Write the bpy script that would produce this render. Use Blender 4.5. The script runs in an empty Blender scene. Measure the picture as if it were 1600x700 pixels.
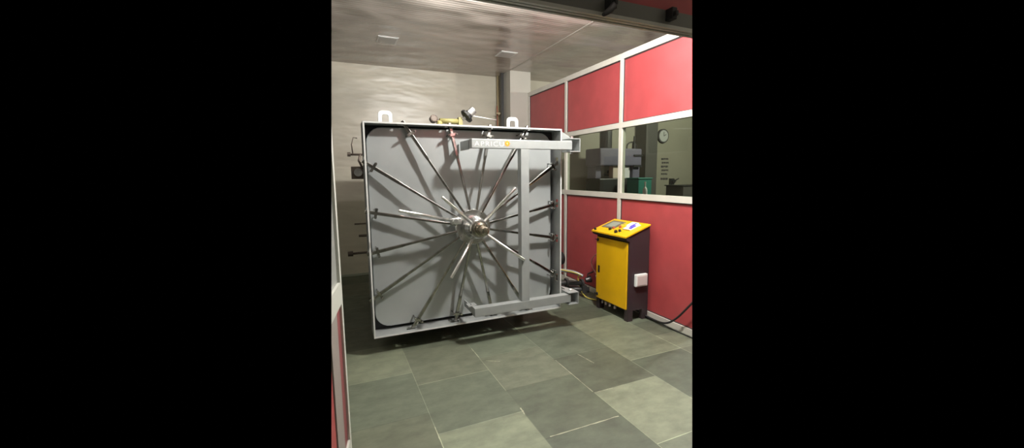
import bpy, bmesh, math, random
from mathutils import Vector, Matrix
random.seed(7)
C = bpy.context.scene.collection
PI = math.pi

# ------------------------------------------------------------------ camera, world, lamps, exposure
FPX = 629.0
YAW, PITCH, ROLL = math.radians(24.1), math.radians(-7.07), math.radians(-0.58)
CAM = Vector((0, 0, 1.55))
fwd = Vector((math.sin(YAW) * math.cos(PITCH), math.cos(YAW) * math.cos(PITCH), math.sin(PITCH)))
r0 = Vector((math.cos(YAW), -math.sin(YAW), 0)); u0 = r0.cross(fwd)
cr = r0 * math.cos(ROLL) + u0 * math.sin(ROLL); cu = -r0 * math.sin(ROLL) + u0 * math.cos(ROLL)
cd = bpy.data.cameras.new('camera'); cam = bpy.data.objects.new('camera', cd); C.objects.link(cam)
cd.sensor_width = 36; cd.lens = FPX / 1600 * 36; cd.clip_start = 0.05; cd.clip_end = 60
M = Matrix.Identity(4)
for i in range(3):
    M[i][0] = cr[i]; M[i][1] = cu[i]; M[i][2] = -fwd[i]; M[i][3] = CAM[i]
cam.matrix_world = M
bpy.context.scene.camera = cam

w = bpy.data.worlds.new('world'); bpy.context.scene.world = w; w.use_nodes = True
w.node_tree.nodes['Background'].inputs[0].default_value = (0, 0, 0, 1)
w.node_tree.nodes['Background'].inputs[1].default_value = 0

vs = bpy.context.scene.view_settings
vs.view_transform = 'Standard'; vs.look = 'None'; vs.gamma = 1; vs.exposure = 0.0; vs.use_curve_mapping = False
bpy.context.scene.cycles.max_bounces = 8

def lamp(name, loc, radius, power, col=(1, .975, .93)):
    l = bpy.data.lights.new(name, 'POINT'); l.shadow_soft_size = radius; l.energy = power; l.color = col
    o = bpy.data.objects.new(name, l); C.objects.link(o); o.location = loc
    return o
lamp('ceiling_lamp_front', (2.0, 2.15, 2.98), .07, 350)
lamp('ceiling_lamp_rear', (1.15, 3.52, 3.12), .05, 50)
lamp('fill_light_entry', (-1.3, 1.9, 2.95), .15, 26)  # added fill light that lifts the ambient level, not a fitting of the room
lamp('office_lamp', (6.0, 4.0, 2.95), .15, 250, (1, .97, .85))

# ------------------------------------------------------------------ materials
def mat(name, col, rough=.5, metal=0, noise=0, nscale=8, bump=0, bscale=30, spec=.5, emit=None, coat=0, stretch=None, trans=0, bdist=.02):
    m = bpy.data.materials.new(name); m.use_nodes = True
    nt = m.node_tree; b = nt.nodes['Principled BSDF']
    b.inputs['Base Color'].default_value = (*col, 1); b.inputs['Roughness'].default_value = rough
    b.inputs['Metallic'].default_value = metal; b.inputs['Specular IOR Level'].default_value = spec
    b.inputs['Coat Weight'].default_value = coat; b.inputs['Transmission Weight'].default_value = trans
    if emit:
        b.inputs['Emission Color'].default_value = (*emit[0], 1); b.inputs['Emission Strength'].default_value = emit[1]
    if noise or bump:
        tc = nt.nodes.new('ShaderNodeTexCoord'); mp = nt.nodes.new('ShaderNodeMapping')
        nt.links.new(tc.outputs['Object'], mp.inputs[0])
        if stretch: mp.inputs['Scale'].default_value = stretch
    if noise:
        n = nt.nodes.new('ShaderNodeTexNoise'); n.inputs['Scale'].default_value = nscale; n.inputs['Detail'].default_value = 6
        nt.links.new(mp.outputs[0], n.inputs[0])
        r = nt.nodes.new('ShaderNodeMapRange'); nt.links.new(n.outputs[0], r.inputs[0])
        r.inputs[1].default_value = .3; r.inputs[2].default_value = .7
        r.inputs[3].default_value = 1 - noise; r.inputs[4].default_value = 1 + noise
        mx = nt.nodes.new('ShaderNodeMix'); mx.data_type = 'RGBA'; mx.blend_type = 'MULTIPLY'; mx.inputs[0].default_value = 1
        mx.inputs[6].default_value = (*col, 1); nt.links.new(r.outputs[0], mx.inputs[7])
        nt.links.new(mx.outputs[2], b.inputs['Base Color'])
    if bump:
        n2 = nt.nodes.new('ShaderNodeTexNoise'); n2.inputs['Scale'].default_value = bscale; n2.inputs['Detail'].default_value = 3
        nt.links.new(mp.outputs[0], n2.inputs[0])
        bp = nt.nodes.new('ShaderNodeBump'); bp.inputs['Strength'].default_value = bump; bp.inputs['Distance'].default_value = bdist
        nt.links.new(n2.outputs[0], bp.inputs['Height']); nt.links.new(bp.outputs[0], b.inputs['Normal'])
    return m

MT = {}
MT['plate'] = mat('grey_painted_plate', (.42, .445, .445), .34, .45, noise=.06, nscale=3, bump=.15, bscale=3)
MT['frame'] = mat('grey_painted_steel', (.34, .36, .355), .4, .3, noise=.05, nscale=12)
MT['steel'] = mat('polished_steel', (.90, .90, .88), .32, 1, noise=.15, nscale=25)
MT['bar'] = mat('worn_steel_bar', (.42, .41, .385), .22, 1, noise=.3, nscale=14)
MT['hub'] = mat('turned_steel', (.66, .66, .65), .24, 1, noise=.1, nscale=10)
MT['dooralu'] = mat('dull_door_aluminium', (.50, .51, .46), .45)
MT['taupe'] = mat('painted_reflection_taupe', (.27, .235, .215), .5, bump=.2, bscale=120, bdist=.003)  # taupe colour stands for a reflection on the door's glossy lower panel
MT['red_shaded'] = mat('shaded_red_laminate', (.22, .06, .065), .45)  # darker copy of the red laminate, shade put into its colour
MT['edge'] = mat('worn_pale_edge', (.60, .61, .59), .45)
MT['brass'] = mat('brassy_spindle', (.40, .37, .30), .26, 1, noise=.2, nscale=30)
MT['white'] = mat('white_enamel', (.80, .82, .80), .4)
MT['black'] = mat('black_rubber', (.012, .012, .013), .55)
MT['dark'] = mat('dark_metal', (.05, .05, .05), .4, .3)
MT['ivory'] = mat('ivory_aluminium', (.58, .56, .50), .4, 0, noise=.05, nscale=6)
MT['red'] = mat('red_laminate', (.37, .060, .064), .38, 0, noise=.09, nscale=5, bump=.12, bscale=260, bdist=.002)
MT['wall'] = mat('beige_glossy_paint', (.52, .49, .40), .34, 0, noise=.12, nscale=2.2, bump=.65, bscale=1.5, stretch=(.7, 1, 2.2), bdist=.045)
MT['pillar'] = mat('pale_pillar_paint', (.47, .45, .40), .5, 0, noise=.05, nscale=3)
MT['yellow'] = mat('yellow_powder_coat', (.76, .44, .006), .4, 0, noise=.03, nscale=10)
MT['plum'] = mat('dark_plum_steel', (.040, .028, .032), .38, .1, bump=.1, bscale=200, bdist=.002)
MT['plastic'] = mat('pale_plastic', (.66, .58, .56), .5)
MT['headgrey'] = mat('dull_grey_aluminium', (.15, .148, .135), .45, .2)
MT['track'] = mat('aluminium_track', (.48, .48, .44), .4, .3)
MT['glassgrey'] = mat('grey_film', (.30, .31, .29), .25)
MT['pipe'] = mat('dull_pipe', (.10, .08, .065), .5, .4)
MT['brown'] = mat('old_beige_pipe', (.40, .33, .20), .5)
MT['redpaint'] = mat('red_painted_pipe', (.40, .10, .06), .5)
MT['cabley'] = mat('yellow_cable', (.55, .45, .08), .5)
MT['cablep'] = mat('pinkish_cable', (.55, .32, .27), .5)
MT['press'] = mat('purple_grey_machine', (.17, .16, .23), .45, noise=.1)
MT['teal'] = mat('teal_plastic', (.03, .22, .17), .5)
MT['wallr'] = mat('pale_plaster', (.40, .38, .30), .6, noise=.06, nscale=1.5)
MT['colr'] = mat('grey_column', (.11, .105, .095), .6)
MT['ink'] = mat('dark_print', (.10, .09, .09), .7)
MT['paper'] = mat('white_sheet', (.85, .86, .88), .6)
MT['blue'] = mat('blue_violet_print', (.13, .10, .75), .5)
MT['logo'] = mat('orange_logo', (.90, .36, .02), .5)
MT['letter'] = mat('pale_lettering', (.62, .63, .61), .5)
MT['screen'] = mat('lcd_face', (.10, .12, .10), .25, emit=((.62, .66, .50), .45))
MT['bezel'] = mat('grey_bezel', (.14, .13, .10), .4)
MT['lime'] = mat('olive_yellow_paint', (.30, .27, .10), .5)
MT['skirt'] = mat('pale_green_skirting', (.30, .32, .26), .4)

g = bpy.data.materials.new('clear_glass'); g.use_nodes = True; nt = g.node_tree; nt.nodes.clear()
o_ = nt.nodes.new('ShaderNodeOutputMaterial'); mix = nt.nodes.new('ShaderNodeMixShader')
tr = nt.nodes.new('ShaderNodeBsdfTransparent'); gl = nt.nodes.new('ShaderNodeBsdfGlossy'); fr = nt.nodes.new('ShaderNodeFresnel')
tr.inputs[0].default_value = (.80, .84, .78, 1); gl.inputs['Roughness'].default_value = .03; 
gm = nt.nodes.new('ShaderNodeNewGeometry'); ir = nt.nodes.new('ShaderNodeMapRange'); ir.inputs[3].default_value = 1.5; ir.inputs[4].default_value = 1 / 1.5
nt.links.new(gm.outputs['Backfacing'], ir.inputs[0]); nt.links.new(ir.outputs[0], fr.inputs[0])
nt.links.new(fr.outputs[0], mix.inputs[0]); nt.links.new(tr.outputs[0], mix.inputs[1]); nt.links.new(gl.outputs[0], mix.inputs[2])
nt.links.new(mix.outputs[0], o_.inputs[0]); MT['glass'] = g

# ceiling: ribbed lining boards running across the room
m = mat('ribbed_ceiling_lining', (.50, .45, .405), .17, 0, noise=.10, nscale=1.5, spec=.9); MT['ceiling'] = m
nt = m.node_tree; b = nt.nodes['Principled BSDF']; tc = nt.nodes.new('ShaderNodeTexCoord')
wv = nt.nodes.new('ShaderNodeTexWave'); wv.wave_type = 'BANDS'; wv.bands_direction = 'Y'; wv.inputs['Scale'].default_value = 6.5
nt.links.new(tc.outputs['Object'], wv.inputs[0])
bp = nt.nodes.new('ShaderNodeBump'); bp.inputs['Strength'].default_value = .35; bp.inputs['Distance'].default_value = .004
nt.links.new(wv.outputs[0], bp.inputs['Height'])
n2 = nt.nodes.new('ShaderNodeTexNoise'); n2.inputs['Scale'].default_value = 1.05; mp = nt.nodes.new('ShaderNodeMapping')
mp.inputs['Scale'].default_value = (.8, 1.6, 1); nt.links.new(tc.outputs['Object'], mp.inputs[0]); nt.links.new(mp.outputs[0], n2.inputs[0])
bp2 = nt.nodes.new('ShaderNodeBump'); bp2.inputs['Strength'].default_value = 1; bp2.inputs['Distance'].default_value = .14
nt.links.new(n2.outputs[0], bp2.inputs['Height']); nt.links.new(bp.outputs[0], bp2.inputs['Normal']); nt.links.new(bp2.outputs[0], b.inputs['Normal'])

# floor: green-grey stone slabs, each slab's own tone stored per face
m = bpy.data.materials.new('stone_slab_floor'); m.use_nodes = True; MT['floor'] = m
nt = m.node_tree; b = nt.nodes['Principled BSDF']; b.inputs['Roughness'].default_value = .48
at = nt.nodes.new('ShaderNodeAttribute'); at.attribute_name = 'slab'
tc = nt.nodes.new('ShaderNodeTexCoord'); mp = nt.nodes.new('ShaderNodeMapping'); mp.inputs['Scale'].default_value = (1, 1.6, 1)
nt.links.new(tc.outputs['Object'], mp.inputs[0])
n = nt.nodes.new('ShaderNodeTexNoise'); n.inputs['Scale'].default_value = 5.5; n.inputs['Detail'].default_value = 10; n.inputs['Roughness'].default_value = .65
nt.links.new(mp.outputs[0], n.inputs[0])
r = nt.nodes.new('ShaderNodeMapRange'); r.inputs[1].default_value = .3; r.inputs[2].default_value = .7; r.inputs[3].default_value = .72; r.inputs[4].default_value = 1.28
nt.links.new(n.outputs[0], r.inputs[0])
mx = nt.nodes.new('ShaderNodeMix'); mx.data_type = 'RGBA'; mx.blend_type = 'MULTIPLY'; mx.inputs[0].default_value = 1
nt.links.new(at.outputs['Color'], mx.inputs[6]); nt.links.new(r.outputs[0], mx.inputs[7]); nt.links.new(mx.outputs[2], b.inputs['Base Color'])
bp = nt.nodes.new('ShaderNodeBump'); bp.inputs['Strength'].default_value = .25; bp.inputs['Distance'].default_value = .01
nt.links.new(n.outputs[0], bp.inputs['Height']); nt.links.new(bp.outputs[0], b.inputs['Normal'])

# ------------------------------------------------------------------ helpers
class MB:
    def __init__(s): s.bm = bmesh.new()
    def box(s, lo, hi, rot=None, piv=None):
        lo = Vector(lo); hi = Vector(hi)
        v = [s.bm.verts.new((x, y, z)) for x in (lo.x, hi.x) for y in (lo.y, hi.y) for z in (lo.z, hi.z)]
        if rot:
            R = Matrix.Rotation(rot[0], 4, rot[1]); p = Vector(piv) if piv else (lo + hi) / 2
            for q in v: q.co = R @ (q.co - p) + p
        for f in ((0, 1, 3, 2), (4, 6, 7, 5), (0, 4, 5, 1), (2, 3, 7, 6), (0, 2, 6, 4), (1, 5, 7, 3)): s.bm.faces.new([v[i] for i in f])
        return s
    def tube(s, pts, r, n=12, cap=True):
        pts = [Vector(p) for p in pts]; rs = r if isinstance(r, (list, tuple)) else [r] * len(pts)
        rings = []; up = None
        for i, p in enumerate(pts):
            d = (pts[min(i + 1, len(pts) - 1)] - pts[max(i - 1, 0)]).normalized()
            if up is None: up = Vector((0, 0, 1)) if abs(d.z) < .9 else Vector((1, 0, 0))
            a = d.cross(up).normalized(); bb = a.cross(d).normalized(); up = bb
            rings.append([s.bm.verts.new(p + (a * math.cos(t) + bb * math.sin(t)) * rs[i]) for t in [2 * PI * (k + .5) / n for k in range(n)]])
        for i in range(len(rings) - 1):
            for k in range(n):
                f = s.bm.faces.new((rings[i][k], rings[i][(k + 1) % n], rings[i + 1][(k + 1) % n], rings[i + 1][k])); f.smooth = n > 4
        if cap: s.bm.faces.new(rings[0][::-1]); s.bm.faces.new(rings[-1])
        return s
    def lathe(s, c, axis, prof, n=40, smooth=True):            # prof: (distance along axis, radius)
        c = Vector(c); d = Vector(axis).normalized(); up = Vector((0, 0, 1)) if abs(d.z) < .9 else Vector((1, 0, 0))
        a = d.cross(up).normalized(); bb = a.cross(d)
        rings = [[s.bm.verts.new(c + d * t + (a * math.cos(q) + bb * math.sin(q)) * max(rr, 1e-4)) for q in [2 * PI * k / n for k in range(n)]] for t, rr in prof]
        for i in range(len(rings) - 1):
            for k in range(n):
                f = s.bm.faces.new((rings[i][k], rings[i][(k + 1) % n], rings[i + 1][(k + 1) % n], rings[i + 1][k])); f.smooth = False
        s.bm.faces.new(rings[0][::-1]); s.bm.faces.new(rings[-1])
        return s
    def prism(s, poly, d):                                      # poly: 3-D points of one face, d: extrusion vector
        v = [s.bm.verts.new(p) for p in poly]; w_ = [s.bm.verts.new(Vector(p) + Vector(d)) for p in poly]
        s.bm.faces.new(v); s.bm.faces.new(w_[::-1]); k = len(v)
        for i in range(k): s.bm.faces.new((v[i], w_[i], w_[(i + 1) % k], v[(i + 1) % k]))
        return s
    def ringprism(s, outer, inner, d):                          # plate with an opening, same point count in both outlines
        k = len(outer); d = Vector(d)
        a = [s.bm.verts.new(p) for p in outer]; b_ = [s.bm.verts.new(p) for p in inner]
        c = [s.bm.verts.new(Vector(p) + d) for p in outer]; e = [s.bm.verts.new(Vector(p) + d) for p in inner]
        for i in range(k):
            j = (i + 1) % k
            s.bm.faces.new((a[i], a[j], b_[j], b_[i])); s.bm.faces.new((c[j], c[i], e[i], e[j]))
            s.bm.faces.new((a[j], a[i], c[i], c[j])); s.bm.faces.new((b_[i], b_[j], e[j], e[i]))
        return s
    def build(s, name, m, parent=None, bevel=0, clip=False):
        bm = s.bm; bmesh.ops.recalc_face_normals(bm, faces=bm.faces)
        if clip == 'ceiling': room_parts(bm, NT)
        elif clip: trim(bm)
        me = bpy.data.meshes.new(name); bm.to_mesh(me); bm.free()
        me.materials.append(m if not isinstance(m, str) else MT[m])
        o = bpy.data.objects.new(name, me); C.objects.link(o)
        if bevel:
            md = o.modifiers.new('bevel', 'BEVEL'); md.width = bevel; md.segments = 2; md.limit_method = 'ANGLE'
        if parent is not None:
            o.parent = parent; o.matrix_parent_inverse = Matrix.Translation(-parent.location)
        return o

# The room is only modelled as far to either side as the photograph records it.
NL = cr + fwd * ((800 - 518.0) / FPX); NR = -cr + fwd * ((1081.5 - 800) / FPX)
def trim(bm):
    for nrm in (NL, NR):
        bmesh.ops.bisect_plane(bm, geom=bm.verts[:] + bm.edges[:] + bm.faces[:], plane_co=CAM, plane_no=-nrm, clear_outer=True, clear_inner=False)

NT = (fwd * (362.0 / FPX) - cu); NB = (fwd * (362.0 / FPX) + cu)
def cut(bm, nrm):
    bmesh.ops.bisect_plane(bm, geom=bm.verts[:] + bm.edges[:] + bm.faces[:], plane_co=CAM, plane_no=-nrm, clear_outer=True, clear_inner=False)
def room_parts(bm, side):
    """the recorded part of a floor or ceiling, and the part of it around and behind the camera"""
    out = bm.copy(); cut(out, -NL); cut(out, -side)
    out2 = bm.copy(); cut(out2, NL); cut(out2, -NR); cut(out2, -side)
    trim(bm)
    for q in (out, out2):
        me = bpy.data.meshes.new('tmp'); q.to_mesh(me); q.free(); bm.from_mesh(me); bpy.data.meshes.remove(me)

def tag(o, label=None, cat=None, group=None, kind=None):
    if label: o['label'] = label
    if cat: o['category'] = cat
    if group: o['group'] = group
    if kind: o['kind'] = kind
    return o
def thing(name, loc, label, cat, group=None):
    o = bpy.data.objects.new(name, None); C.objects.link(o); o.location = loc; o.empty_display_size = .1
    return tag(o, label, cat, group)
def struct(o, label=None): o['kind'] = 'structure'; o['label'] = label or o.name; return o
def arc(cx, cz, r, a0, a1, n): return [(cx + r * math.cos(a0 + (a1 - a0) * i / n), cz + r * math.sin(a0 + (a1 - a0) * i / n)) for i in range(n + 1)]
def rrect(x0, x1, z0, z1, r, n=6):
    return arc(x1 - r, z1 - r, r, 0, PI / 2, n) + arc(x0 + r, z1 - r, r, PI / 2, PI, n) + arc(x0 + r, z0 + r, r, PI, 1.5 * PI, n) + arc(x1 - r, z0 + r, r, 1.5 * PI, 2 * PI, n)

# ------------------------------------------------------------------ setting
XW, YB, ZC = 3.046, 6.62, 3.20
# floor slabs
bm = bmesh.new(); col = bm.loops.layers.color.new('slab')
cols_x = [-2.6, -1.9, -1.25, -.63, -.06, .50, 1.065, 1.625, 2.19, 2.755, 3.32, 3.9, 4.5, 5.1, 5.7, 6.3, 6.9, 7.5]
rows = {4: [1.9, 2.48, 3.08, 3.7], 5: [1.62, 2.24, 2.865, 3.48], 6: [1.35, 1.93, 2.52, 3.09, 3.5], 7: [1.62, 2.226, 2.81, 3.44], 8: [1.9, 2.51, 3.46, 3.82], 9: [2.2, 2.51, 2.815, 3.15]}
tone = {(4, 2.48): 1.0, (4, 3.08): 1.30, (4, 1.9): .95, (5, 1.62): 1.42, (5, 2.24): .98, (5, 2.865): 1.0, (6, 1.35): .80, (6, 1.93): .82, (6, 2.52): 1.08, (6, 3.09): 1.12,
        (7, 1.62): 1.38, (7, 2.226): .74, (7, 2.81): .92, (8, 1.9): .78, (8, 2.51): 1.18, (8, 3.46): .66, (9, 2.2): .9, (9, 2.51): 1.15, (9, 2.815): .80}
GRN = (.350, .380, .322); WRM = (.370, .388, .325)
def quad(x0, x1, y0, y1, z, c):
    f = bm.faces.new([bm.verts.new(p) for p in ((x0, y0, z), (x1, y0, z), (x1, y1, z), (x0, y1, z))])
    for l in f.loops: l[col] = (*c, 1)
rnd = random.Random(3)
for i in range(len(cols_x) - 1):
    ys = rows.get(i, [1.7 + .3 * (i % 2)]); ys = list(ys)
    while ys[0] > -1.9: ys.insert(0, ys[0] - .6)
    while ys[-1] < YB: ys.append(min(ys[-1] + .6, YB + .02))
    for a, b2 in zip(ys[:-1], ys[1:]):
        k = 1 + (tone.get((i, a), rnd.uniform(.85, 1.15)) - 1) * .58; mixf = .5 + .5 * math.sin(i * 2.1 + a * 3.3) if k < 1.1 else .8
        c = tuple((GRN[j] * (1 - mixf) + WRM[j] * mixf) * k for j in range(3))
        g_ = .0026; ga = rnd.choice((1.1, 1.3, 1.5)); gb = rnd.choice((.8, 1.15, 1.4))
        quad(cols_x[i] + g_, cols_x[i + 1] - g_, a + g_, b2 - g_, 0, c)
        quad(cols_x[i] - g_, cols_x[i] + g_, a - g_, b2 + g_, 0, tuple(q * ga for q in c))
        quad(cols_x[i] + g_, cols_x[i + 1] - g_, a - g_, a + g_, 0, tuple(q * gb for q in c))
def strip(x0, y0, x1, y1, wd, c=(.62, .63, .54)):
    d = Vector((x1 - x0, y1 - y0, 0)); nn = Vector((-d.y, d.x, 0)).normalized(); k = 14; pr = None
    for q in range(k + 1):
        p = Vector((x0, y0, .0006)) + d * (q / k) + nn * rnd.uniform(-.3, .3) * wd; h = wd * rnd.uniform(.3, 1)
        cur = (bm.verts.new(p - nn * h), bm.verts.new(p + nn * h))
        if pr:
            f = bm.faces.new((pr[0], cur[0], cur[1], pr[1]))
            for l in f.loops: l[col] = (*c, 1)
        pr = cur
strip(1.10, 1.936, 1.60, 1.930, .0065); strip(1.630, 2.78, 1.622, 2.24, .003); strip(1.065, 3.30, 1.068, 3.10, .004); strip(1.068, 2.28, 1.062, 2.20, .006)
strip(.50, 2.32, .498, 2.12, .004); strip(1.86, 2.80, 1.89, 2.60, .003); strip(1.10, 3.02, 1.20, 2.96, .003); strip(1.62, 2.225, 1.78, 2.222, .003)
room_parts(bm, NB)
me = bpy.data.meshes.new('floor'); bm.to_mesh(me); bm.free(); me.materials.append(MT['floor'])
fl = bpy.data.objects.new('floor', me); C.objects.link(fl); struct(fl, 'green-grey stone slab floor with staggered joints')

struct(MB().box((-2.6, -2.2, ZC), (7.8, YB + .1, ZC + .05)).build('ceiling', 'ceiling', clip='ceiling'), 'glossy ribbed beige ceiling lining')
struct(MB().box((2.725, 1.3, ZC - .004), (2.745, YB, ZC)).build('trim_1', 'pillar', clip=True), 'thin pale joint strip in the ceiling')
struct(MB().box((-1, YB, 0), (XW + .05, YB + .1, ZC)).build('wall_back', 'wall', clip=True), 'glossy beige painted wall behind the big grey chamber')
struct(MB().box((XW + .05, YB, 0), (8.2, YB + .1, ZC)).build('wall_office', 'wallr', clip=True), 'pale plaster wall of the room beyond the glass')
struct(MB().box((-1, YB - .02, 0), (2.7, YB, .03)).build('baseboard_back', 'skirt', clip=True), 'thin pale skirting along the back wall')
struct(MB().box((2.73, 6.12, 0), (XW + .05, YB, ZC)).build('pillar', 'pillar'), 'pale square pillar at the end of the red partition')

# the parts of the room beside and behind the camera
struct(MB().box((-2.7, -2.2, 0), (-2.6, 4.5, ZC)).build('wall_left', 'wall'), 'beige painted wall to the left of the camera')
struct(MB().box((-2.7, -2.3, 0), (XW + .1, -2.2, ZC)).build('wall_rear', 'colr'), 'dark grey wall behind the camera')
struct(MB().box((XW, -2.2, 0), (XW + .06, .6, 2.87)).build('wall_entry', 'wall'), 'beige wall beside the camera')
# right partition
wr = thing('wall_right', (XW, 4.4, 0), 'red panelled partition with ivory aluminium frame and glass band', 'wall'); del wr['category']; wr['kind'] = 'structure'
YS = [1.40, 2.585, 3.765, 4.945, 6.10]
pw = .024; X0, X1 = XW, XW + .06
fr_ = MB()
for y in YS: fr_.box((X0, y - pw, 0), (X1, y + pw, 2.87))
for z0, z1 in ((0, .062), (1.258, 1.320), (2.058, 2.118), (2.808, 2.872)):
    for a, b2 in zip(YS[:-1], YS[1:]): fr_.box((X0 + .0005, a + pw, z0), (X1, b2 - pw, z1))
fr_.build('frame', 'ivory', wr, bevel=0, clip=True)
# slim glazing beads round each field
bd = MB()
for a, b2 in zip(YS[:-1], YS[1:]):
    for z0, z1 in ((.062, 1.258), (2.118, 2.808)):
        bd.box((X0 + .014, a + pw, z0), (X0 + .022, a + pw + .008, z1)); bd.box((X0 + .014, b2 - pw - .008, z0), (X0 + .022, b2 - pw, z1))
        bd.box((X0 + .014, a + pw, z1 - .010), (X0 + .022, b2 - pw, z1)); bd.box((X0 + .014, a + pw, z0), (X0 + .022, b2 - pw, z0 + .008))
bd.build('glazing_bead', 'dark', wr, clip=True)
for a, b2 in zip(YS[:-1], YS[1:]):
    for z0, z1 in ((.062, 1.258), (2.118, 2.808)):
        MB().box((X0 + .022, a + pw, z0), (X0 + .034, b2 - pw, z1)).build('red_panel', 'red', wr, clip=True)
k = 1
for a, b2 in zip(YS[1:-1], YS[2:]):
    struct(MB().box((X0 + .024, a + pw, 1.320), (X0 + .030, b2 - pw, 2.058)).build('window_%d' % k, 'glass', clip=True), 'clear fixed pane in the partition glass band'); k += 1
struct(MB().box((X0 + .024, YS[0] + pw, 1.320), (X0 + .030, YS[1] - pw, 2.058)).build('window_%d' % k, 'glass', clip=True), 'clear fixed pane in the partition glass band')

# front partition header above the opening the picture is taken through
wf = thing('wall_front', (1.3, 1.46, 2.2), 'aluminium header track and dark red panel over the entrance', 'wall'); del wf['category']; wf['kind'] = 'structure'
t = MB(); t.box((.2, 1.440, 2.192), (1.9, 1.456, 2.206)); t.box((.2, 1.456, 2.200), (1.9, 1.462, 2.206)); t.box((.2, 1.462, 2.192), (1.9, 1.478, 2.206)); t.box((.2, 1.478, 2.200), (1.9, 1.486, 2.206)); t.box((.2, 1.486, 2.190), (1.9, 1.500, 2.206))
t.build('track', 'track', wf, clip=True)
MB().box((.2, 1.442, 2.206), (1.9, 1.498, 2.266)).box((.2, 1.442, 2.266), (1.128, 1.498, 2.75)).build('header_frame', 'headgrey', wf, clip=True)
MB().box((1.128, 1.456, 2.266), (1.9, 1.480, 2.75)).build('red_panel', 'red', wf, clip=True)
def latch(x, y, z, big, label):
    mb = MB().box((x - .012, y - .028, z - .004), (x + .016, y + .02, z + .045)).box((x - .006, y - .045, z + .006), (x + .008, y - .02, z + .026))
    if big: mb.tube([(x, y - .03, z + .01), (x - .03, y - .045, z - .022), (x - .075, y - .06, z - .052)], [.012, .014, .008], 8)
    return tag(mb.build('door_latch', 'black', bevel=.002), label, 'latch')
latch(1.085, 1.425, 2.215, True, 'black latch with a hooked arm hanging below the entrance header')
latch(1.415, 1.430, 2.222, False, 'small plain black catch on the entrance header toward the right wall')

# open door leaf at the left, hinged on the front partition
d1 = thing('door_1', (.02, 2.26, 0), 'open glazed door leaf with red lower panel at the left edge', 'door'); del d1['category']; d1['kind'] = 'structure'
ang = math.radians(9.3)
def leaf(mb_, u0_, u1_, z0, z1, t0=0, t1=.035):    # u: distance back from the far edge, t: thickness away from the room
    e = Vector((-math.sin(ang), -math.cos(ang), 0)); nn = Vector((-math.cos(ang), math.sin(ang), 0)); o = Vector((.022, 2.27, 0))
    pts = [o + e * u + nn * t + Vector((0, 0, z0)) for u, t in ((u0_, t0), (u1_, t0), (u1_, t1), (u0_, t1))]
    mb_.prism(pts, (0, 0, z1 - z0))
    return mb_
fm = MB(); leaf(fm, 0, .045, .01, 2.12); leaf(fm, .045, .82, .885, 1.0); leaf(fm, .045, .82, .01, .12); leaf(fm, .045, .82, 2.04, 2.12); leaf(fm, .82, .87, .01, 2.12)
fm.build('door_frame', 'dooralu', d1, clip=True)
leaf(MB(), .045, .155, .12, .885, .012, .024).build('shaded_red_panel', 'red_shaded', d1, clip=True)  # part of the red panel next to the far edge, shade painted in
leaf(MB(), .163, .342, .12, .885, .006, .024).build('reflection_strip', 'taupe', d1, clip=True)  # painted reflection on the glossy red panel, built as a raised grey strip
leaf(MB(), .352, .82, .12, .885, .012, .024).build('red_panel', 'red', d1, clip=True)
leaf(MB(), .045, .82, 1.0, 2.04, .014, .020).build('pane', 'glassgrey', d1, clip=True)

# ------------------------------------------------------------------ the square pressure chamber
ch = thing('autoclave_chamber', (1.19, 4.2, 0), 'huge square grey steel autoclave with spoked locking door standing on the stone floor', 'autoclave')
XL, XR, ZB, ZT, YF = .262, 2.113, .162, 1.985, 3.50
CX, CZ = 1.165, 1.075
T = .013; YR = 3.70
tops = [.585, .995, 1.385, 1.775]; sides = [.475, .885, 1.250, 1.672]
# rim with the slots the locking bars pass through
rm = MB()
s0, s1 = 3.545, 3.600
def slotted(axis, fixed0, fixed1, lo, hi, centres):
    def bx(a0, a1, y0, y1):
        if axis == 'x': rm.box((a0, y0, fixed0), (a1, y1, fixed1))
        else: rm.box((fixed0, y0, a0), (fixed1, y1, a1))
    bx(lo, hi, YF, s0); bx(lo, hi, s1, YR)
    e = lo
    for c in centres:
        bx(e, c - .04, s0, s1); e = c + .04
    bx(e, hi, s0, s1)
slotted('x', ZT - T, ZT, XL, XR, tops); slotted('x', ZB, ZB + T, XL, XR, tops)
slotted('z', XL, XL + T, ZB + T, ZT - T, sides); slotted('z', XR - T, XR, ZB + T, ZT - T, sides)
rm.build('door_rim', 'frame', ch)
e_ = MB(); y0_, y1_ = YF - .004, YF + .0
e_.box((XL, y0_, ZT - T), (XR, y1_, ZT)); e_.box((XL, y0_, ZB), (XR, y1_, ZB + T)); e_.box((XL, y0_, ZB + T), (XL + T, y1_, ZT - T)); e_.box((XR - T, y0_, ZB + T), (XR, y1_, ZT - T))
e_.build('rim_edge', 'edge', ch)
MB().box((XL + T, YR - .02, ZB + T), (XR - T, YR, ZT - T)).build('gasket', 'black', ch)
P = [(x, 3.625, z) for x, z in rrect(XL + .030, XR - .052, ZB + .045, ZT - .030, .13)]
MB().prism(P, (0, .05, 0)).build('door_plate', 'plate', ch, bevel=.006)
# body of the chamber behind the door
MB().box((XL + .16, YR + .03, ZB + .16), (XR - .16, 5.6, ZT - .16)).build('chamber_body', 'frame', ch, bevel=.03)
MB().box((XL + .06, YR, ZB + .05), (XR - .06, YR + .03, ZT - .05)).build('body_flange', 'frame', ch)
for x in (XL + .24, XR - .30):
    for y in (3.95, 5.35):
        MB().box((x, y, 0), (x + .08, y + .08, ZB + .17)).build('leg', 'dark', ch)
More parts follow.
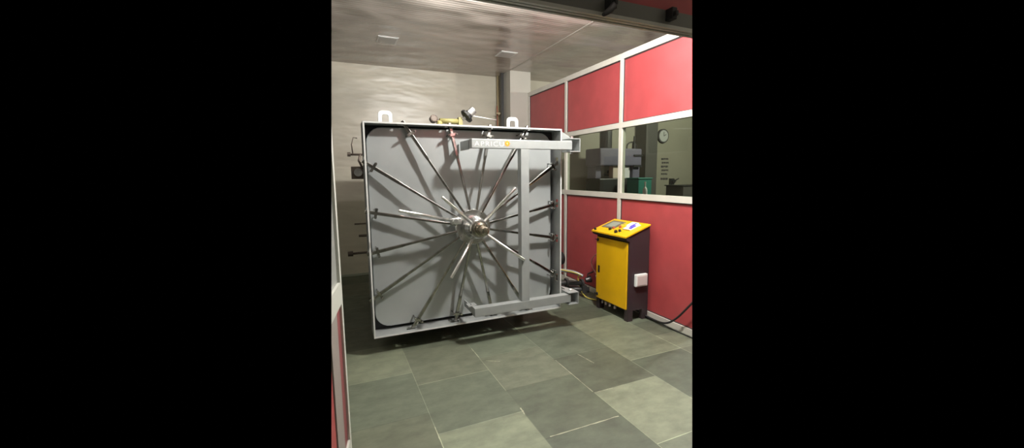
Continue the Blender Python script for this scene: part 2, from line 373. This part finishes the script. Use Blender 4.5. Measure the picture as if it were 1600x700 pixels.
# lifting lugs
for x in (.452, 1.628):
    n = 10
    o1 = [(x - .058, 0)] + [(x - .058, .045)] + arc(x - .058 + .035, .070, .035, PI, PI / 2, 4) + arc(x + .058 - .035, .070, .035, PI / 2, 0, 4) + [(x + .058, .045), (x + .058, 0)]
    i1 = [(x - .028, .006)] + [(x - .028, .035)] + arc(x - .010, .055, .018, PI, PI / 2, 4) + arc(x + .010, .055, .018, PI / 2, 0, 4) + [(x + .028, .035), (x + .028, .006)]
    y = 3.60
    MB().ringprism([(a, y, ZT + b2) for a, b2 in o1], [(a, y, ZT + b2) for a, b2 in i1], (0, .022, 0)).build('lifting_lug', 'white', ch, bevel=.003)

# locking bars and their guide clamps
ends = [(x, ZT + .022) for x in tops] + [(XR + .012, z) for z in sides[::-1]] + [(x, ZB - .012) for x in tops[::-1]] + [(XL - .015, z) for z in sides]
rr = .165; YH, YE = 3.47, 3.572
for ex, ez in ends:
    a = math.atan2(ez - CZ, ex - CX)
    # spokes leave the hub at evenly stepped angles
    p0 = Vector((CX + (rr - .03) * math.cos(a), YH, CZ + (rr - .03) * math.sin(a))); p1 = Vector((ex, YE, ez))
    d = (p1 - p0)
    rod = MB().tube([p0, p0 + d * .60, p0 + d * .64, p1], [.0155, .0165, .0205, .0215], 4).build('locking_bar', 'bar', ch, bevel=.005)
    # clamp sits about 9 cm inside the rim
    if abs(ez - CZ) > .9: tt = (abs(ez - CZ) - .105 - abs(p0.z - CZ)) / (abs(ez - CZ) - abs(p0.z - CZ))
    else: tt = (abs(ex - CX) - .085 - abs(p0.x - CX)) / (abs(ex - CX) - abs(p0.x - CX))
    c = p0 + d * tt; dn = d.normalized(); sd = dn.cross(Vector((0, -1, 0))).normalized()
    cm = MB()
    fwd_ = Vector((0, -1, 0))
    q = [c + sd * s * .040 + dn * e * .011 + fwd_ * .020 for s, e in ((-1, -1), (1, -1), (1, 1), (-1, 1))]
    cm.prism(q, (0, -.010, 0))
    for s in (-1, 1):
        b0 = c + sd * s * .034
        cm.tube([(b0.x, 3.626, b0.z), (b0.x, c.y - .055, b0.z)], .006, 8)
        cm.lathe((b0.x, c.y - .030, b0.z), (0, -1, 0), [(0, .012), (.012, .012)], 6)
    cm.build('guide_clamp', 'bar', ch)

# hub, wheel handles and spindle
hb = MB().lathe((CX, 3.625, CZ), (0, -1, 0), [(0, .10), (.09, .10), (.09, .168), (.15, .168), (.165, .158), (.165, .118), (.172, .118)]).build('hub', 'hub', ch)
MB().lathe((CX, 3.455, CZ), (0, -1, 0), [(0, .112), (.06, .105), (.115, .088), (.145, .086), (.155, .078)]).build('hub_collar', 'hub', hb)
MB().lathe((CX, 3.30, CZ), (0, -1, 0), [(0, .066), (.04, .062), (.045, .050), (.075, .050), (.077, .040), (.105, .038)]).build('spindle', 'brass', hb)
MB().lathe((CX, 3.195, CZ), (0, -1, 0), [(0, .040), (.028, .040), (.034, .030), (.042, .028), (.044, .014)], 8).build('spindle_nut', 'brass', hb)
for k, dg in enumerate((138.5, 46.5, -36.5, -124.5)):
    a = math.radians(dg); L = (.445, .49, .525, .485)[k]
    p0 = Vector((CX + .070 * math.cos(a), 3.33, CZ + .070 * math.sin(a))); p1 = Vector((CX - .0 + L * math.cos(a), 3.27, CZ + L * math.sin(a)))
    dn = (p1 - p0).normalized()
    MB().tube([p0, p1 - dn * .008, p1 - dn * .002, p1], [.0132, .0132, .011, .006], 14).build('wheel_handle', 'steel', ch)
p0 = Vector((.985, 3.43, 1.145)); p1 = Vector((.480, 3.29, 1.270)); dn = (p1 - p0).normalized()
MB().tube([p0, p1 - dn * .008, p1], [.0125, .0125, .008], 14).build('lever', 'steel', ch)
MB().box((.950, 3.41, 1.115), (1.035, 3.49, 1.170)).lathe((.985, 3.41, 1.142), (0, -1, 0), [(0, .03), (.02, .03)], 8).build('lever_clevis', 'steel', ch, bevel=.004)

# swing arm carrying the door
AY = 3.285; AD = .075
AR = 2.10
sw = MB().box((1.105, AY, 1.772), (AR, AY + AD, 1.850)).build('swing_arm', 'frame', ch, bevel=.004)
MB().box((1.100, AY, .288), (AR, AY + AD, .368)).build('swing_arm', 'frame', ch, bevel=.004)
MB().box((1.565, AY + .002, .368), (1.645, AY + AD, 1.772)).build('arm_post', 'frame', ch)
for z0, z1 in ((1.765, 1.845), (.300, .360)): MB().box((1.10, AY + AD, z0), (1.112, YF + .10, z1)).build('arm_bracket', 'frame', ch)
MB().box((1.065, AY + AD - .005, .368), (1.145, AY + AD + .075, .376)).lathe((1.105, AY + AD + .035, .376), (0, 0, 1), [(0, .012), (.01, .012)], 8).build('arm_tab', 'frame', ch)
for z0, z1 in ((1.752, 1.878), (.262, .386)):
    hg = MB()
    hg.box((2.07, AY - .01, z1 - .008), (2.185, AY + .13, z1)); hg.box((2.07, AY - .01, z0), (2.185, AY + .13, z0 + .008)); hg.box((2.176, AY - .01, z0 + .008), (2.185, AY + .13, z1 - .008))
    hg.prism([(2.115, AY + .12, z1 - .01), (2.175, AY + .12, z1 - .01), (2.115, YF + .08, z1 - .01)], (0, 0, .010)) if z0 < 1 else hg.prism([(2.113, YF - .0, z1 - .05), (2.113, YF, z1 + .085), (2.20, AY + .13, z1 - .0), (2.20, AY + .13, z1 - .05)], (0, .012, 0))
    hg.box((2.113, AY + .11, z0 + .01), (2.16, YF + .02, z1 - .02))
    h = hg.build('hinge_bracket', 'frame', ch, bevel=.002)
    MB().lathe((2.125, AY + .05, z1), (0, 0, 1), [(0, .017), (.018, .017), (.022, .012)], 6).build('hinge_bolt', 'steel', h)
    MB().lathe((2.125, AY + .05, z0 - .018), (0, 0, 1), [(0, .014), (.018, .014)], 6).build('hinge_bolt', 'steel', h)

# maker's lettering on the upper arm
def text(body, size, loc, m, parent, sx=1.0, name='lettering', rot=(PI / 2, 0, 0), ext=.0008):
    cu_ = bpy.data.curves.new('txt', 'FONT'); cu_.body = body; cu_.size = size; cu_.extrude = ext; cu_.space_character = 1.18
    o = bpy.data.objects.new('txt', cu_); C.objects.link(o)
    bpy.context.view_layer.update()
    me = bpy.data.meshes.new_from_object(o.evaluated_get(bpy.context.evaluated_depsgraph_get()))
    bpy.data.objects.remove(o)
    me.transform(Matrix.Translation(loc) @ Matrix.Rotation(rot[2], 4, 'Z') @ Matrix.Rotation(rot[0], 4, 'X') @ Matrix.Diagonal((sx, 1, 1, 1)))
    me.materials.clear(); me.materials.append(MT[m])
    q = bpy.data.objects.new(name, me); C.objects.link(q)
    if parent is not None: q.parent = parent; q.matrix_parent_inverse = Matrix.Translation(-parent.location)
    return q
text('APRICU', .058, (1.128, AY - .0008, 1.790), 'letter', ch, 1.22)
lg = MB().lathe((1.432, AY, 1.815), (0, -1, 0), [(0, .017), (.002, .017)], 20)
for k in range(8):
    a = k * PI / 4; dv = Vector((math.cos(a), 0, math.sin(a))); sv = Vector((-dv.z, 0, dv.x)); c0 = Vector((1.432, AY - .0008, 1.815))
    lg.prism([c0 + dv * .014 - sv * .008, c0 + dv * .030, c0 + dv * .014 + sv * .008], (0, -.0012, 0))
lg.build('logo', 'logo', ch)
text('S', .022, (1.4245, AY - .003, 1.807), 'letter', ch, 1.1, ext=.0004)

# fittings on the chamber's left side
ft = MB().tube([(.47, 4.40, 1.760), (.185, 4.40, 1.762)], .011, 8).lathe((.20, 4.40, 1.762), (-1, 0, 0), [(0, .022), (.03, .022)], 10).tube([(.222, 4.40, 1.765), (.215, 4.40, 1.86), (.235, 4.40, 1.93), (.27, 4.41, 1.925)], .006, 8).tube([(.29, 4.4, 1.76), (.275, 4.4, 1.70), (.31, 4.4, 1.62)], .012, 8)
ft.build('vent_pipe', 'pipe', ch)
pg = MB().box((.198, 4.40, 1.515), (.312, 4.43, 1.642)).tube([(.29, 4.43, 1.58), (.47, 4.45, 1.58)], .012, 8).build('pressure_gauge', 'pipe', ch, bevel=.004)
MB().lathe((.262, 4.40, 1.582), (0, -1, 0), [(0, .040), (.012, .040), (.012, .033), (.008, .033)], 24).build('gauge_face', 'steel', pg)
MB().tube([(.47, 4.42, 1.055), (.20, 4.42, 1.055)], .008, 8).build('side_stub', 'pipe', ch)
MB().tube([(.47, 4.42, .93), (.235, 4.42, .93)], .013, 8).build('side_stub', 'pipe', ch)
MB().tube([(.47, 4.42, .752), (.16, 4.42, .748)], .012, 8).lathe((.17, 4.42, .748), (-1, 0, 0), [(0, .028), (.05, .026)], 12).build('drain_pipe', 'pipe', ch)
MB().tube([(.335, 4.44, 1.66), (.34, 4.44, .70)], .008, 8).build('impulse_line', 'pipe', ch)
# valve gear on top of the chamber, showing over the rim
MB().tube([(1.03, 4.05, 1.82), (1.03, 4.05, 2.085)], .03, 12).tube([(1.03, 4.05, 2.085), (1.24, 4.05, 2.085)], .026, 12).box((1.22, 4.02, 1.82), (1.262, 4.08, 2.125)).build('valve_body', 'lime', ch)
MB().lathe((.955, 4.02, 2.085), (0, -.4, .1), [(0, .034), (.012, .038), (.05, .038), (.055, .028)], 20).tube([(.96, 4.04, 2.08), (1.04, 4.05, 2.085)], .014, 8).build('valve_gauge', 'pipe', ch)
cn = MB().lathe((1.262, 4.02, 2.105), (.55, 0, .45), [(0, .014), (.05, .016), (.052, .020)], 12).build('connector_nipple', 'white', ch)
MB().lathe((1.285, 4.01, 2.125), (.6, 0, .5), [(0, .030), (.010, .072), (.030, .072), (.034, .045), (.055, .045)], 16).build('connector_wheel', 'black', ch)
MB().lathe((1.318, 4.01, 2.153), (.6, 0, .5), [(0, .040), (.075, .042), (.085, .025)], 16).build('connector_cap', 'steel', ch)
tag(MB().tube([(1.33, 4.03, 2.150), (1.50, 4.1, 2.145), (1.74, 4.3, 2.155)], .006, 8).build('feed_tube', 'white', ch), 'thin white tube')

# ------------------------------------------------------------------ control cabinet
cb = thing('control_cabinet', (2.89, 3.49, 0), 'dark control cabinet with yellow door and sloping yellow console against the red partition', 'control cabinet')
ax0, ax1, ay0, ay1 = 2.745, 3.012, 3.210, 3.750
bd = MB()
bd.prism([(ax0, ay0, .115), (ax1, ay0, .115), (ax1, ay0, 1.001), (ax0, ay0, .910)], (0, .012, 0))
bd.prism([(ax0, ay1 - .012, .115), (ax1, ay1 - .012, .115), (ax1, ay1 - .012, 1.001), (ax0, ay1 - .012, .910)], (0, .012, 0))
bd.box((ax1 - .012, ay0 + .012, .115), (ax1, ay1 - .012, .985)); bd.box((ax0, ay0 + .012, .115), (ax1 - .012, ay1 - .012, .130))
bd.box((ax0, ay0 + .012, .845), (ax0 + .012, ay1 - .012, .885)); bd.box((ax0, ay0 + .012, .130), (ax0 + .012, ay0 + .028, .845)); bd.box((ax0, ay1 - .028, .130), (ax0 + .012, ay1 - .012, .845)); bd.box((ax0 + .05, ay0 + .012, .13), (ax0 + .06, ay1 - .012, .845))
bd.build('cabinet_body', 'plum', cb)
for x in (ax0, ax1 - .07):
    for y in (ay0, ay1 - .055):
        MB().box((x, y, 0), (x + .07, y + .055, .115)).build('leg', 'plum', cb, bevel=.003)
dr = MB().box((ax0 - .018, ay0 + .010, .132), (ax0 - .001, ay1 - .012, .838)).build('door', 'yellow', cb, bevel=.003)
MB().box((ax0 - .021, 3.672, .432), (ax0 - .017, 3.705, .512)).build('handle', 'black', dr, bevel=.002)
for z in (.805, .175):
    MB().lathe((ax0 - .018, 3.712, z), (-1, 0, 0), [(0, .018), (.006, .018), (.010, .012)], 16).box((ax0 - .030, 3.70, z - .004), (ax0 - .026, 3.755, z + .004)).build('lock', 'black', dr)
# visor under the console lip
MB().prism([(2.705, 3.20, .868), (ax0, 3.20, .850), (ax0, 3.20, .900), (2.692, 3.20, .892)], (0, .58, 0)).build('visor', 'plum', cb)
LX0, LX1, LZ0, LZ1 = 2.685, 3.010, .908, 1.020
sl = (LZ1 - LZ0) / (LX1 - LX0)
tp = MB().prism([(LX0, 3.195, LZ0 - .018), (LX1, 3.195, LZ1 - .018), (LX1, 3.195, LZ1), (LX0, 3.195, LZ0)], (0, .590, 0)).build('console_top', 'yellow', cb, bevel=.003)
sa = math.atan(sl)
def onlid(x, y, h=0): return Vector((x - h * math.sin(sa), y, .908 + (x - 2.685) * sl + h * math.cos(sa)))
def lidbox(x0, x1, y0, y1, h0, h1, mb_=None):
    mb_ = mb_ or MB(); ps = [onlid(x, y, h0) for x, y in ((x0, y0), (x1, y0), (x1, y1), (x0, y1))]
    up_ = onlid(x0, y0, h1) - onlid(x0, y0, h0); return mb_.prism(ps, up_)
ts = lidbox(2.790, 2.960, 3.520, 3.735, -.001, .006).build('touch_screen', 'bezel', cb)
lidbox(2.818, 2.930, 3.560, 3.695, .006, .0075).build('display', 'screen', ts)
def knob(x, y, m, r=.013, h=.022):
    p = onlid(x, y); MB().lathe(p, (-math.sin(sa), 0, math.cos(sa)), [(0, r + .003), (.004, r + .003), (.005, r), (h, r * .9)], 14).build('knob', MT[m], tp)
knob(2.765, 3.550, 'black', .015); knob(2.800, 3.530, 'redpaint'); knob(2.840, 3.470, 'redpaint'); knob(2.890, 3.505, 'cabley', .016, .012); knob(2.925, 3.50, 'cabley', .014, .012); knob(2.735, 3.410, 'black', .018); knob(2.765, 3.385, 'black', .014)
knob(2.712, 3.745, 'black', .012)
# round filter box on the cabinet's side
vb = MB().box((2.818, ay0 - .034, .372), (2.972, ay0, .505)).build('filter_box', 'white', cb, bevel=.008)
MB().box((2.834, ay0 - .038, .386), (2.957, ay0 - .033, .487)).build('filter_cover', 'plastic', vb, bevel=.003)
for y in (3.70, 3.63, 3.56, 3.47):
    MB().lathe((2.79, y, .115), (0, 0, -1), [(0, .011), (.03, .011), (.032, .015), (.055, .014)], 10).build('cable_gland', 'plastic', cb)
pk = MB()
pts = [(-.075, -.045, .004), (.07, -.05, .006), (.085, .045, .012), (-.06, .05, .010)]
pm = lidbox(2.82, 2.955, 3.290, 3.400, .001, .010)
for v in pm.bm.verts: v.co += Vector((random.uniform(-.012, .012), random.uniform(-.012, .012), 0))
lidbox(2.87, 2.96, 3.31, 3.41, .010, .022, pm)
pko = pm.build('paper_packet', 'paper'); tag(pko, 'small crumpled white packet with blue-violet print lying on the yellow console', 'packet')
bl = lidbox(2.828, 2.90, 3.285, 3.315, .010, .0235); lidbox(2.86, 2.94, 3.315, 3.335, .022, .025, bl)
bo = bl.build('blue_print', 'blue', pko)

# ------------------------------------------------------------------ hoses and cables
def smooth(pts, n=8):
    P_ = [Vector(p) for p in pts]; out = []
    for i in range(len(P_) - 1):
        a = P_[max(i - 1, 0)]; b_ = P_[i]; c = P_[i + 1]; d = P_[min(i + 2, len(P_) - 1)]
        for k in range(n):
            t_ = k / n
            out.append(.5 * ((2 * b_) + (c - a) * t_ + (2 * a - 5 * b_ + 4 * c - d) * t_ ** 2 + (3 * b_ - a - 3 * c + d) * t_ ** 3))
    out.append(P_[-1]); return out
tag(MB().tube(smooth([(2.95, 3.55, .10), (2.98, 3.30, .05), (3.00, 3.08, .022), (2.97, 2.90, .06), (2.98, 2.78, .15), (3.0, 2.66, .30), (3.01, 2.50, .50)]), .010, 10).build('power_cable', 'black', clip=True),
    'thick black cable looping from the yellow cabinet base along the red partition', 'cable')
tag(MB().tube(smooth([(3.0, 3.25, .008), (3.02, 3.05, .007), (3.005, 2.85, .007), (3.01, 2.6, .007)]), .006, 8).build('floor_cable', 'black', clip=True),
    'thin black wire lying on the floor against the white partition base rail', 'cable')
tag(MB().tube(smooth([(2.40, 4.10, .42), (2.62, 4.05, .36), (2.77, 4.10, .29), (2.80, 4.22, .24), (2.80, 4.16, .10), (2.82, 4.06, .02), (2.88, 3.94, .012), (2.93, 3.72, .03), (2.93, 3.60, .116)]), .007, 8).build('yellow_cable', 'cabley'),
    'yellow cable drooping to the floor between the big grey autoclave and the yellow cabinet', 'cable')
tag(MB().tube(smooth([(3.0, 3.74, .70), (2.985, 3.95, .62), (2.95, 4.12, .50), (2.97, 4.16, .38), (3.0, 4.05, .25), (2.99, 3.80, .135), (2.99, 3.74, .132)]), .006, 8).build('thin_cable', 'cablep'),
    'thin pinkish cable bowing out behind the yellow cabinet on the red partition', 'cable')

# ------------------------------------------------------------------ pump set behind the door edge
pu = thing('vacuum_pump', (2.72, 4.35, 0), 'black vacuum pump with pipes on the floor between autoclave and red partition', 'pump')
MB().lathe((2.46, 4.55, .43), (1, 0, 0), [(0, .06), (.02, .095), (.26, .095), (.28, .085), (.30, .085)], 24).build('motor', 'black', pu)
MB().box((2.50, 4.49, .24), (2.72, 4.61, .34)).box((2.45, 4.40, .0), (2.95, 4.66, .05)).box((2.53, 4.51, .05), (2.60, 4.59, .24)).box((2.64, 4.51, .05), (2.70, 4.59, .24)).build('pump_stand', 'dark', pu)
MB().tube(smooth([(2.30, 4.36, .31), (2.55, 4.32, .335), (2.76, 4.28, .30), (2.86, 4.2, .25)]), .022, 12).build('suction_pipe', 'frame', pu)
MB().tube([(2.30, 4.25, .20), (2.62, 4.20, .20), (2.84, 4.15, .17)], .030, 12).lathe((2.60, 4.20, .20), (1, -.1, 0), [(0, .055), (.03, .055)], 14).lathe((2.80, 4.16, .18), (1, -.1, 0), [(0, .05), (.03, .05)], 14).tube([(2.62, 4.26, .10), (2.9, 4.12, .09)], .035, 12).build('discharge_pipe', 'dark', pu)
MB().lathe((2.86, 4.14, .215), (1, -.3, .2), [(0, .03), (.05, .035), (.052, .045), (.07, .045)], 14).tube([(2.88, 4.13, .23), (2.88, 4.12, .30), (2.93, 4.08, .33)], .010, 8).box((2.80, 4.11, .05), (2.86, 4.17, .15)).build('valve', 'dark', pu)
MB().lathe((2.925, 4.02, .285), (1, -.6, .1), [(0, .014), (.02, .022), (.05, .022)], 12).build('valve_knob', 'steel', pu)

# ------------------------------------------------------------------ pipes at the back wall
tag(MB().tube([(2.700, 6.56, 0), (2.700, 6.56, ZC)], .024, 12).build('riser_pipe', 'brown'), 'old beige vertical pipe on the back wall, nearer the middle', 'pipe', None)
dp = tag(MB().tube([(2.655, 6.50, 0), (2.655, 6.50, 2.62), (2.652, 6.50, ZC - .5)], .007, 8).build('thin_pipe', 'redpaint'), 'thin reddish vertical pipe in front of the beige back wall', 'pipe')
dk = MB().box((2.665, 6.33, 0), (2.706, 6.38, ZC)).build('cable_duct', 'dark'); tag(dk, 'dark narrow vertical duct beside the pale pillar', 'duct')
tag(MB().lathe((2.655, 6.47, 2.56), (0, -1, 0), [(0, .010), (.03, .010), (.032, .022), (.05, .022)], 10).box((2.60, 6.41, 2.553), (2.69, 6.425, 2.570)).build('valve_handle', 'brown'), 'small brownish valve handle on the thin reddish pipe', 'valve')

# ------------------------------------------------------------------ room beyond the glass
struct(MB().box((5.758, YB - .30, 0), (6.055, YB, ZC)).build('column', 'colr'), 'dark grey column beyond the glass')
hp = thing('hydraulic_press', (4.78, 6.05, 0), 'purple-grey hydraulic press seen through the partition glass', 'press')
MB().box((4.31, 5.85, 1.68), (5.24, 6.3, 1.985)).build('press_head', 'press', hp, bevel=.02)
MB().box((4.33, 5.88, .62), (5.24, 6.3, 1.455)).build('press_bed', 'dark', hp, bevel=.015)
for x in (4.33, 5.22): MB().box((x, 5.92, 0), (x + .10, 6.26, .62)).build('leg', 'press', hp)
MB().box((4.33, 6.0, 1.455), (4.45, 6.26, 1.68)).build('press_column', 'press', hp, bevel=.01)
MB().box((5.08, 5.90, 1.455), (5.24, 6.26, 1.68)).build('press_column', 'press', hp, bevel=.01)
MB().lathe((4.60, 6.08, 1.985), (0, 0, 1), [(0, .11), (.42, .11), (.44, .08), (.50, .08)], 20).build('cylinder', 'dark', hp)
MB().lathe((4.80, 6.18, 1.50), (0, 0, 1), [(0, .14), (.03, .14), (.04, .07), (.10, .07)], 16).build('platen', 'dark', hp)
MB().tube(smooth([(5.08, 6.08, 1.98), (5.10, 6.08, 2.08), (5.21, 6.08, 2.12), (5.31, 6.08, 2.06), (5.30, 6.1, 1.98)]), .014, 8).build('press_hose', 'dark', hp)
MB().lathe((5.20, 6.02, 1.985), (0, 0, 1), [(0, .04), (.12, .035), (.13, .02), (.24, .012)], 12).build('air_valve', 'black', hp)
for z in (1.845, 1.655): MB().box((5.05, 5.835, z), (5.235, 5.852, z + .035)).build('press_slot', 'black', hp)
tag(MB().box((4.65, 5.92, 1.457), (4.80, 6.04, 1.675)).build('pale_carton', mat('pinkish_carton', (.85, .72, .62), .6), bevel=.006), 'pale pinkish carton standing in the press, left of the partition post', 'carton')
tag(MB().box((4.90, 5.92, 1.457), (5.03, 6.04, 1.665)).build('pale_carton', MT['paper'], bevel=.006), 'narrow pale carton standing in the press, just right of the partition post', 'carton')
tl = thing('teal_crate', (4.95, 5.6, 0), 'teal plastic crate on a stand beyond the glass', 'crate')
MB().box((4.80, 5.42, 1.06), (5.09, 5.72, 1.44)).box((4.785, 5.405, 1.44), (5.105, 5.735, 1.465)).build('crate_body', 'teal', tl, bevel=.01)
MB().box((4.76, 5.40, 1.02), (5.13, 5.76, 1.06)).build('crate_stand', 'dark', tl)
for x in (4.77, 5.08):
    for y in (5.41, 5.71): MB().box((x, y, 0), (x + .04, y + .04, 1.02)).build('leg', 'dark', tl)
tag(MB().lathe((4.545, 4.98, 1.10), (0, 0, 1), [(0, .036), (.17, .036), (.20, .03), (.23, .012), (.29, .012), (.295, .016), (.31, .014)], 16).build('spray_bottle', 'white'), 'small whitish bottle standing on the bench beyond the glass', 'bottle')
wb = thing('work_bench', (4.2, 4.98, 0), 'low dark bench beyond the glass below the sill', 'bench')
MB().box((3.5, 4.75, 1.05), (4.75, 5.2, 1.10)).build('bench_top', 'dark', wb)
for x in (3.55, 4.65):
    for y in (4.8, 5.1): MB().box((x, y, 0), (x + .05, y + .05, 1.05)).build('leg', 'dark', wb)
ck = thing('wall_clock', (6.46, YB, 2.31), 'round wall clock with dark rim on the pale wall beyond the glass', 'clock')
cyc = YB
MB().lathe((6.46, cyc - .045, 2.315), (0, 1, 0), [(0, .118), (0, .145), (.045, .145)], 32).build('clock_case', 'ink', ck)
MB().lathe((6.46, cyc - .052, 2.315), (0, 1, 0), [(0, .120), (.006, .120)], 32).build('clock_face', 'edge', ck)
MB().box((6.457, cyc - .058, 2.31), (6.465, cyc - .053, 2.40)).box((6.46, cyc - .058, 2.308), (6.53, cyc - .053, 2.318), (-.5, 'Y'), (6.46, cyc - .055, 2.315)).build('clock_hands', 'ink', ck)
nb = MB()
for k, z in enumerate((1.84, 1.76, 1.68, 1.60, 1.52, 1.42)):
    wd = (.20, .19, .20, .19, .17, .20)[k]; x = 6.46 + (0, .02, 0, .02, .01, 0)[k]
    e = x
    rn = random.Random(k)
    while e < x + wd:
        l = rn.uniform(.03, .07); nb.box((e, YB - .006, z - .012 - rn.uniform(0, .012)), (min(e + l, x + wd), YB - .001, z + .018)); e += l + .012
tag(nb.build('painted_notice', 'ink'), 'six faint dark lines of wall writing under the clock beyond the glass', 'wall writing')
tp_ = MB().box((6.70, YB - .06, 1.30), (6.80, YB, 1.42)).tube([(6.78, YB - .05, 1.36), (6.88, YB - .10, 1.42)], .012, 8).tube([(6.74, YB - .05, 1.30), (6.72, YB - .06, 1.16), (6.58, YB - .05, 1.08)], .010, 8).tube([(6.79, YB - .05, 1.30), (6.82, YB - .05, 1.0)], .008, 8).lathe((6.75, YB - .06, 1.36), (0, -1, 0), [(0, .04), (.04, .04)], 12)
tag(tp_.build('wall_valve', 'dark'), 'dark pipe valve on the pale wall below the clock', 'valve')
mo = thing('dark_locker', (6.4, 6.0, 0), 'dark low cupboard at the far edge of the room beyond the glass', 'cupboard')
MB().box((6.20, 5.75, 0), (6.9, 6.2, 1.28)).build('locker_body', 'colr', mo, bevel=.01, clip=True)
MB().box((6.18, 5.74, 1.28), (6.92, 6.22, 1.30)).build('locker_top', 'dark', mo, clip=True)
# flush ceiling lights, switched off
for x, lab in ((.74, 'small pale square light flush in the ceiling, the one further from the red partition'), (2.33, 'small pale square light flush in the ceiling, the one nearer the red partition')):
    cl = thing('ceiling_light', (x, 5.35, ZC), lab, 'ceiling light', 'flush ceiling lights')
    MB().box((x - .12, 5.22, ZC - .006), (x + .12, 5.48, ZC - .001)).build('light_frame', 'white', cl)
    MB().box((x - .10, 5.24, ZC - .008), (x + .10, 5.46, ZC - .006)).build('diffuser', 'edge', cl)
